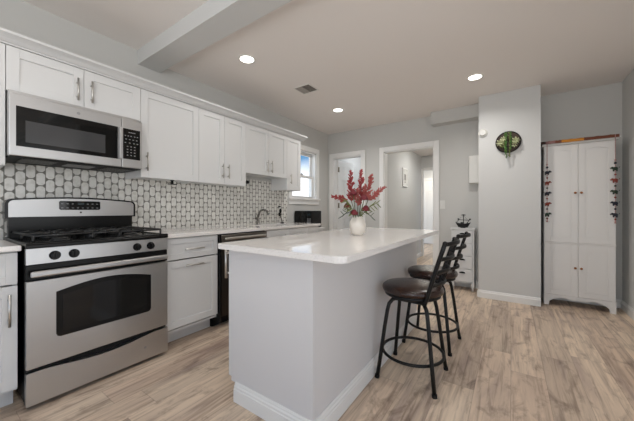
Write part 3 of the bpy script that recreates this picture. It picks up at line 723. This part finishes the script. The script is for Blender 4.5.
def sprig(label, pts, m, n=7, L=.035):
    t = thing('leaf_sprig', label, 'foliage', tuple(vp(0, -.03)), 'leaf sprigs in the vase')
    P = [vp(*p) for p in pts]; MB().tube([vp(0, -.09)]+P, .0022, 6).build('stem', 'stem', t)
    b = MB(); rnd = random.Random(label)
    for i in range(n):
        s = .35+.65*i/(n-1); k = min(len(P)-2, int(s*(len(P)-1))); f = s*(len(P)-1)-k
        p = P[k].lerp(P[k+1], f); an = (1 if i % 2 else -1)*rnd.uniform(.4, 1.2)
        d = (RGT*math.copysign(1, pts[-1][0])+Vector((0, 0, an))+FWD*rnd.uniform(-.6, .3)).normalized(); q = d.to_track_quat('Z', 'Y').to_matrix()
        b.sph(p+d*L*.45, L*.5, (.52, .12, 1), q, 8, 6)
    b.build('leaves', m, t)
sprig('olive leaf sprig left of the bouquet centre', [(-.02, .0, -.04), (-.05, .06, -.07), (-.09, .12, -.08)], 'leaf', 9, .06)
sprig('olive leaf sprig on the right of the bouquet', [(.02, .0, -.03), (.06, .06, -.06), (.13, .10, -.07)], 'leaf', 9, .052)
sprig('dark leaf sprig drooping on the left over the vase', [(-.02, .02, -.03), (-.07, .045, -.04), (-.12, .005, -.04)], 'leafd', 7, .042)
sprig('dark leaf sprig drooping on the right over the vase', [(.02, .02, -.03), (.06, .035, -.04), (.10, -.005, -.04)], 'leafd', 7, .042)
sprig('short green sprig right above the vase rim', [(.0, .0, -.04), (.01, .03, -.055), (.025, .055, -.06)], 'leaf', 5, .04)

# ================================================================ BAR STOOLS
def make_stool():
    t = bpy.data.objects.new('bar_stool', None); C.objects.link(t)
    r = .0125
    MB().lathe((0, 0, 0), [(.155, .535), (.165, .530), (.178, .536), (.178, .552), (.17, .556)], 40).build('seat_rim', 'ironblk', t)
    MB().lathe((0, 0, 0), [(.0, .554), (.174, .554), (.191, .560), (.196, .575), (.192, .590), (.178, .600), (.12, .606), (.05, .607), (.0, .607)], 48, close=False).build('seat', 'leather', t)
    MB().cyl((0, 0, .505), (0, 0, .536), .05).box(-.085, .085, -.085, .085, .498, .508, .002).build('swivel_plate', 'ironblk', t)
    for sx_ in (-1, 1):
        for sy_ in (-1, 1):
            P = [(sx_*.177, sy_*.174, .004), (sx_*.160, sy_*.157, .15), (sx_*.140, sy_*.138, .33), (sx_*.126, sy_*.124, .44), (sx_*.118, sy_*.116, .480), (sx_*.100, sy_*.098, .506), (sx_*.07, sy_*.068, .515), (sx_*.03, sy_*.03, .516)]
            l = MB().tube(P, r, 12).build('leg', 'ironblk', t)
            MB().cyl((sx_*.178, sy_*.175, 0), (sx_*.176, sy_*.173, .02), .015).build('foot_cap', 'blackm', l)
    n = 40; MB().tube([(.194*math.cos(2*math.pi*i/n), .194*math.sin(2*math.pi*i/n), .155) for i in range(n)], .0095, 10, True).build('foot_ring', 'ironblk', t)
    # back: two posts leaning out, curved ladder rungs
    def post(sy_, s):   # s 0..1 up the post
        return Vector((.120+.100*s+.012*s*s, sy_*(.150+.012*s), .530+.372*s))
    for sy_ in (-1, 1):
        MB().tube([(.07, sy_*.145, .530)]+[post(sy_, i/8) for i in range(9)], .0125, 10).sph(post(sy_, 1), .0145).build('back_post', 'ironblk', t)
    for s, rr in ((.30, .011), (.52, .011), (.74, .011), (.985, .012)):
        a, c = post(-1, s), post(1, s)
        P = []
        for i in range(13):
            u_ = i/12; P.append(a.lerp(c, u_)+Vector((.052*math.sin(math.pi*u_), 0, .004*math.sin(math.pi*u_))))
        b = MB(); w_ = .012; h_ = .0125
        rings = []
        for i, p in enumerate(P):
            tn = (P[min(i+1, 12)]-P[max(i-1, 0)]).normalized(); nn = tn.cross(Vector((0, 0, 1))).normalized()
            rings.append([b.bm.verts.new(p+nn*.005*math.cos(k*math.pi/4)+Vector((0, 0, 1))*h_*math.sin(k*math.pi/4)) for k in range(8)])
        for A, B in zip(rings, rings[1:]):
            for k in range(8):
                f = b.bm.faces.new((A[k], A[(k+1) % 8], B[(k+1) % 8], B[k])); f.smooth = True
        b.bm.faces.new(rings[0]); b.bm.faces.new(rings[-1][::-1])
        b.build('back_rung', 'ironblk', t)
    return t
s1 = make_stool(); s1.location = (-.544, 1.915, 0)
s2 = copy_tree(s1); s2.location = (-.545, 2.49, 0); s2.rotation_euler.z = math.radians(-3)
tag(s1, 'black metal bar stool nearest the camera, brown leather seat, ladder back', 'bar stool', 'bar stools at the island')
tag(s2, 'black metal bar stool standing behind the nearer one, farther along the island', 'bar stool', 'bar stools at the island')

# ================================================================ FAR WALL ITEMS
# slim chest of drawers
dx0, dx1, dyf, dyb = -.678, -.402, 4.24, 4.478
t = thing('chest_of_drawers', 'slim white chest of drawers against the far wall beside the column', 'chest of drawers', ((dx0+dx1)/2, (dyf+dyb)/2, 0))
MB().box(dx0, dx0+.018, dyf+.01, dyb, .06, .825).box(dx1-.018, dx1, dyf+.01, dyb, .06, .825).box(dx0, dx1, dyb-.01, dyb, .06, .825).box(dx0+.018, dx1-.018, dyf+.02, dyb, .105, .12).build('body', 'cab', t)
MB().box(dx0-.012, dx1+.012, dyf-.006, dyb, .825, .845, .003).build('top', 'cab', t)
for x in (dx0+.018, dx1-.018):
    for y in (dyf+.028, dyb-.02): MB().cyl((x, y, 0), (x, y, .107), .013, .018).build('leg', 'cab', t)
for i in range(4):
    z0 = .128+i*.174
    d = MB().box(dx0+.020, dx1-.020, dyf, dyf+.015, z0, z0+.169, .002).box(dx0+.025, dx1-.025, dyf+.015, dyb-.015, z0+.005, z0+.12).build('drawer', 'cab', t)
    b = MB(); cx = (dx0+dx1)/2; zc = z0+.115; rings = []
    for j in range(7):
        an = math.pi*j/6; b_ = .036*math.cos(an); c_ = .020*math.sin(an); rings.append((b_, c_))
    b.prism([(cx+a, zc+c) for a, c in rings], 'y', dyf-.020, dyf)
    b.build('cup_handle', 'blackm', d)
# model ship
sc_x, sc_y, sz = -.545, 4.35, .845
t = thing('model_ship', 'small black model sailing ship on top of the slim chest of drawers', 'ornament', (sc_x, sc_y, sz))
b = MB(); st = []
for i in range(9):
    s = i/8; x = sc_x-.095+.19*s; wd = .034*math.sin(math.pi*min(1, max(0, .12+.78*s)))**.6; sh = .020*(2*s-1)**2
    st.append([b.bm.verts.new(v) for v in ((x*1+0, sc_y-wd, sz+.060+sh), (x*.65+sc_x*.35, sc_y-wd*.6, sz+.02), (x*.6+sc_x*.4, sc_y, sz+.008), (x*.65+sc_x*.35, sc_y+wd*.6, sz+.02), (x, sc_y+wd, sz+.060+sh))])
for A, B in zip(st, st[1:]):
    for k in range(4): b.bm.faces.new((A[k], A[k+1], B[k+1], B[k]))
    b.bm.faces.new((A[4], A[0], B[0], B[4]))
b.bm.faces.new(st[0]); b.bm.faces.new(st[-1][::-1])
b.box(sc_x-.03, sc_x+.03, sc_y-.015, sc_y+.015, sz, sz+.012).box(sc_x-.03, sc_x+.01, sc_y-.016, sc_y+.016, sz+.055, sz+.08, .003)
b.build('hull', 'ship', t)
MB().cyl((sc_x+.005, sc_y, sz+.05), (sc_x+.005, sc_y, sz+.185), .005).cyl((sc_x-.022, sc_y, sz+.178), (sc_x+.032, sc_y, sz+.178), .005).cyl((sc_x-.05, sc_y, sz+.112), (sc_x+.07, sc_y, sz+.108), .004).sph((sc_x+.005, sc_y, sz+.181), .012, (1.4, 1, .6)).build('mast', 'ship', t)
MB().tube([(sc_x+.045, sc_y, sz+.06), (sc_x+.085, sc_y, sz+.125)], .005, 6).sph((sc_x+.085, sc_y, sz+.12), .013, (1, .6, .9)).tube([(sc_x-.075, sc_y, sz+.075), (sc_x-.05, sc_y, sz+.12)], .003, 6).sph((sc_x-.058, sc_y, sz+.122), .012, (1.1, .6, .9)).build('bow_and_stern_masts', 'ship', t)
b = MB()
for x in (-.09, .085): b.tube([(sc_x+x, sc_y, sz+.08), (sc_x+.005, sc_y, sz+.175)], .0012, 5)
b.build('rigging', 'ship', t)
# wall box
t = thing('wall_box', 'plain white box mounted on the far wall, tucked against the column', 'wall box', (-.41, 4.45, 1.46))
MB().box(-.480, -.345, 4.40, 4.499, 1.462, 1.842, .006).build('housing', 'plast', t)
MB().box(-.476, -.349, 4.392, 4.40, 1.467, 1.837, .004).build('cover', 'plast', t)
# light switch
t = thing('light_switch', 'white double light switch plate right of the cased opening', 'light switch', (-.836, 4.49, 1.11))
MB().box(-.873, -.800, 4.493, 4.499, 1.110, 1.235, .002).build('plate', 'plast', t)
for x in (-.856, -.828): MB().box(x, x+.011, 4.487, 4.493, 1.155, 1.190, .002).build('toggle', 'plast', t)
# intercom in hall
t = thing('hall_picture', 'small white-framed picture on the hall wall seen through the cased opening', 'picture', (-1.745, 5.60, 1.54))
MB().box(-1.749, -1.725, 5.46, 5.49, 1.55, 1.92, .003).box(-1.749, -1.725, 5.73, 5.76, 1.55, 1.92, .003).box(-1.749, -1.725, 5.49, 5.73, 1.55, 1.58, .003).box(-1.749, -1.725, 5.49, 5.73, 1.89, 1.92, .003).build('frame', 'trim', t)
MB().box(-1.749, -1.735, 5.49, 5.73, 1.58, 1.89).build('backing', 'plast', t)
MB().box(-1.735, -1.733, 5.56, 5.66, 1.68, 1.80).box(-1.735, -1.733, 5.585, 5.635, 1.63, 1.66).build('motif', 'plaque', t)
# sensor
t = thing('smoke_sensor', 'round white sensor high on the column beside the wall plant', 'sensor', (-.287, YC-.02, 2.056))
MB().cyl((-.287, YC-.001, 2.056), (-.287, YC-.016, 2.056), .052, .050, 32).build('base', 'plast', t)
MB().cyl((-.287, YC-.016, 2.056), (-.287, YC-.034, 2.056), .042, .034, 32).build('cover', 'plast', t)
# wall planter
px, pz = -.026, 1.905
t = thing('wall_planter', 'round dark wall planter with pale succulents and trailing greenery on the column', 'planter', (px, YC-.02, pz))
MB().cyl((px, YC-.001, pz), (px, YC-.022, pz), .122, seg=48).build('backing_disc', 'wood', t)
n = 48; MB().tube([(px+.122*math.cos(2*math.pi*i/n), YC-.020, pz+.122*math.sin(2*math.pi*i/n)) for i in range(n)], .007, 8, True).build('rim', 'ironblk', t)
b = MB().box(px-.09, px+.09, YC-.065, YC-.022, pz-.060, pz-.030, .004); b.build('pocket', 'wood', t)
rnd = random.Random(3)
def rosette(c, r, m):
    b = MB()
    for ring in range(3):
        k = 8-ring*2
        for i in range(k):
            an = 2*math.pi*i/k+ring*.4; d = Vector((math.cos(an), -.35-.45*ring, math.sin(an))).normalized(); q = d.to_track_quat('Z', 'Y').to_matrix()
            b.sph(Vector(c)+d*r*.55, r*.5, (.42, .22, 1), q, 7, 5)
    return b.build('succulent', m, t)
rosette((px-.075, YC-.05, pz-.01), .050, 'succ'); rosette((px-.045, YC-.055, pz+.03), .038, 'succ'); rosette((px+.072, YC-.05, pz+.00), .046, 'succ'); rosette((px+.06, YC-.05, pz-.045), .036, 'succ'); rosette((px-.055, YC-.055, pz-.045), .034, 'leaf')
for x0 in (-.030, -.018, .014, .026):
    b = MB(); L = {-.030: .22, -.018: .30, .014: .29, .026: .20}[x0]
    for i in range(34):
        s = i/33; p = Vector((px+x0+rnd.uniform(-.006, .006), YC-.07+rnd.uniform(-.01, .01), pz+.105-L*s))
        d = Vector((rnd.uniform(-1, 1), rnd.uniform(-1, .2), rnd.uniform(-1, .3))).normalized(); q = d.to_track_quat('Z', 'Y').to_matrix()
        b.sph(p, .011, (.5, .35, 1.1), q, 6, 5)
    b.tube([(px+x0, YC-.068, pz+.11), (px+x0, YC-.07, pz+.105-L)], .002, 5)
    b.build('trailing_vine', 'ivy' if x0 != .014 else 'leaf', t)

# ================================================================ TALL CUPBOARD
cx0, cx1, cf, cb = .318, .910, 4.205, 4.478
t = thing('tall_cupboard', 'tall white four-door cupboard with arched panels standing in the niche', 'cupboard', ((cx0+cx1)/2, (cf+cb)/2, 0))
MB().box(cx0, cx1, cf+.02, cb, .10, 1.835).build('body', 'cupb', t)
# scalloped plinth
pl = [(cx0, 0), (cx0+.045, 0)]
for i in range(25):
    s = i/24; x = cx0+.05+(cx1-cx0-.10)*s
    z = .045+.050*min(1, math.sin(math.pi*s)*2.2)-.018*math.exp(-((s-.5)/.13)**2)+.010*math.cos(8*math.pi*s)*math.sin(math.pi*s)
    pl.append((x, z))
pl += [(cx1-.045, 0), (cx1, 0), (cx1, .125), (cx0, .125)]
MB().prism(pl, 'y', cf, cf+.02).box(cx0, cx0+.02, cf+.02, cb, 0, .10).box(cx1-.02, cx1, cf+.02, cb, 0, .10).build('plinth', 'cupb', t)
MB().box(cx0-.018, cx1+.018, cf-.012, cb, 1.835, 1.852, .004).box(cx0-.030, cx1+.030, cf-.024, cb, 1.852, 1.868, .004).build('cornice', 'cupb', t)
MB().box(cx0, cx1, cf-.004, cf+.02, .713, .727, .002).build('mid_rail', 'cupb', t)
def adoor(x0, x1, z0, z1, knob, arch_up):
    b = MB(); fr = .055; f0, f1 = cf, cf+.019
    b.box(x0, x1, f0+.006, f1, z0, z1)
    b.box(x0, x0+fr, f0, f0+.006, z0, z1, .001).box(x1-fr, x1, f0, f0+.006, z0, z1, .001).box(x0+fr, x1-fr, f0, f0+.006, z0, z0+fr, .001)
    # arched top rail
    pts = [(x1-fr, z1), (x0+fr, z1)]
    for i in range(13):
        s = i/12; pts.append((x0+fr+(x1-x0-2*fr)*s, z1-fr-.03+.03*math.sin(math.pi*s)))
    b.prism(pts, 'y', f0, f0+.006)
    # raised inner field
    q = [(x1-fr-.018, z0+fr+.018)]
    for i in range(13):
        s = 1-i/12; q.append((x0+fr+.018+(x1-x0-2*fr-.036)*s, z1-fr-.052+.03*math.sin(math.pi*s)))
    q.append((x0+fr+.018, z0+fr+.018)); b.prism(q, 'y', f0+.002, f0+.006)
    d = b.build('door', 'cupb', t)
    MB().cyl((knob[0], cf, knob[1]), (knob[0], cf-.010, knob[1]), .006).sph((knob[0], cf-.017, knob[1]), .0125, (1, .8, 1)).build('knob', 'knobw', d)
xm = .6135
adoor(cx0+.004, xm-.0015, .729, 1.832, (xm-.025, 1.285), 1); adoor(xm+.0015, cx1-.004, .729, 1.832, (xm+.025, 1.285), 1)
adoor(cx0+.004, xm-.0015, .128, .711, (xm-.025, .448), 1); adoor(xm+.0015, cx1-.004, .128, .711, (xm+.025, .448), 1)
# fabric runner on cornice
t = thing('fabric_runner', 'brown and orange fabric runner lying along the front of the cupboard top', 'runner', (.61, cf, 1.868))
def runner(name, x0, x1, m, bump_=0):
    b = MB(); n = 8; top = []; 
    for i in range(n+1):
        s = i/n; x = x0+(x1-x0)*s; top.append((x, 1.884+.003*math.sin(9*s+x*30)))
    bot = [(x1, 1.8685), (x0, 1.8685)]
    b.prism(top+bot, 'y', cf-.035, cf+.05)
    b.prism([(x0, 1.883), (x1, 1.883), (x1, 1.850+.002), (x0, 1.852)], 'y', cf-.0385, cf-.0345)
    return b.build(name, m, t)
runner('brown_end', .286, .33, 'rdark'); runner('mauve_section', .33, .415, 'rmauve'); runner('brown_section', .415, .47, 'rbrown'); runner('orange_section', .47, .655, 'rorange'); runner('brown_end', .655, .925, 'rbrown')
b = MB().prism([(.284, 1.868), (.303, 1.868), (.298, 1.825), (.287, 1.838)], 'y', cf-.036, cf-.026)
b.build('hanging_corner', 'rdark', t)
# side garlands
def garland(label, gx, mats, fl):
    yf = cf-.045
    t = thing('elephant_garland', label, 'garland', (gx, yf, 1.30), 'stuffed animal garlands on the tall cupboard')
    MB().cyl((gx, yf, 1.88), (gx, yf, .985), .0032, seg=6).tube([(gx, yf, 1.88), (gx, yf+.03, 1.882)], .002, 5).build('string', 'gstring', t)
    zs = [1.70-.0, 1.625, 1.545, 1.468, 1.392]
    for i, z in enumerate([1.525, 1.405, 1.285, 1.165, 1.045]):
        b = MB(); s = fl
        b.sph((gx, yf, z), .018, (1.15, .7, 1.0)).sph((gx+s*.022, yf, z+.009), .012, (1, .8, 1))
        b.tube([(gx+s*.030, yf, z+.008), (gx+s*.036, yf, z), (gx+s*.038, yf, z+.010)], [.005, .004, .003], 6)
        for q in (-.013, .011): b.cyl((gx+q, yf-.006, z-.008), (gx+q, yf-.006, z-.027), .006, .005, 8).cyl((gx+q, yf+.006, z-.008), (gx+q, yf+.006, z-.027), .006, .005, 8)
        b.sph((gx+s*.022, yf-.010, z+.010), .010, (.8, .3, 1)); b.tube([(gx-s*.026, yf, z+.006), (gx-s*.034, yf, z+.018)], .0025, 5)
        b.build('elephant_figure', mats[i], t)
    for i, z in enumerate([1.615, 1.583, 1.463, 1.345, 1.225, 1.105, .998]):
        MB().sph((gx, yf, z), .0095 if i != 1 else .012).build('bead', ['gstring', 'gdark', 'gred', 'ggreen', 'gred', 'gdark', 'gred'][i], t)
    MB().cyl((gx, yf, .99), (gx, yf, .955), .004, .009, 8).build('tassel', 'gstring', t)
garland('string of small felt animals and beads on the left side of the cupboard', .343, ['gdark', 'gred', 'gdark', 'gred', 'ggreen'], 1)
garland('string of small felt animals and beads on the right side of the cupboard', .893, ['ggreen', 'gred', 'ggreen', 'gdark', 'gdark'], -1)

# ================================================================ CEILING FIXTURES
def downlight(label, x, y, z, k=1.0):
    t = thing('recessed_ceiling_light', label, 'ceiling light', (x, y, z), 'round recessed ceiling lights')
    b = MB(); n = 40; prf = [(.062, -.001), (.064, -.006), (.080, -.006), (.086, -.0005)]
    b.lathe((x, y, z), prf, 40, close=False); b.build('trim_ring', 'lamptrim', t)
    MB().cyl((x, y, z-.0005), (x, y, z-.004), .066, seg=40).build('diffuser', 'lamp', t)
    l = bpy.data.lights.new('downlight', 'AREA'); l.shape = 'DISK'; l.size = .12; l.energy = LAMP_POWER*k; l.spread = math.radians(150); l.color = (1, .975, .945)
    o = bpy.data.objects.new('downlight_lamp', l); C.objects.link(o); o.location = (x, y, z-.008)
downlight('round recessed ceiling light nearest the wall cabinets and the beam', -2.049, 1.807, ZC, .42)
downlight('round recessed ceiling light above the window end, beyond the vent', -2.031, 3.471, ZC, 1.3)
downlight('round recessed ceiling light in front of the column', -.316, 3.44, ZC, 1.5)
downlight('round recessed ceiling light above the bar stools, out of the photo', -.316, 1.807, ZC)
downlight('round recessed ceiling light on the near ceiling above the range aisle', -1.6, .3, ZN, .8)
t = thing('ceiling_vent', 'small grey rectangular air vent in the ceiling between two lights', 'air vent', (-1.987, 2.652, ZC))
vx0, vx1, vy0, vy1 = -2.085, -1.885, 2.56, 2.745
vz_ = ZC
MB().box(vx0-.015, vx0, vy0-.015, vy1+.015, vz_-.006, vz_-.0005).box(vx1, vx1+.015, vy0-.015, vy1+.015, vz_-.006, vz_-.0005).box(vx0, vx1, vy0-.015, vy0, vz_-.006, vz_-.0005).box(vx0, vx1, vy1, vy1+.015, vz_-.006, vz_-.0005).build('frame', 'lamptrim', t)
MB().box(vx0, vx1, vy0, vy1, vz_-.0015, vz_-.0005).build('duct_opening', 'ventd', t)
for i in range(9):
    y = vy0+.012+i*(vy1-vy0-.024)/8
    MB().prism([(y-.007, vz_-.002), (y+.004, vz_-.006), (y+.006, vz_-.005), (y-.005, vz_-.0016)], 'x', vx0, (vx0+vx1)/2-.003).prism([(y+.007, vz_-.002), (y-.004, vz_-.006), (y-.006, vz_-.005), (y+.005, vz_-.0016)], 'x', (vx0+vx1)/2+.003, vx1).build('slat', 'vent', t)
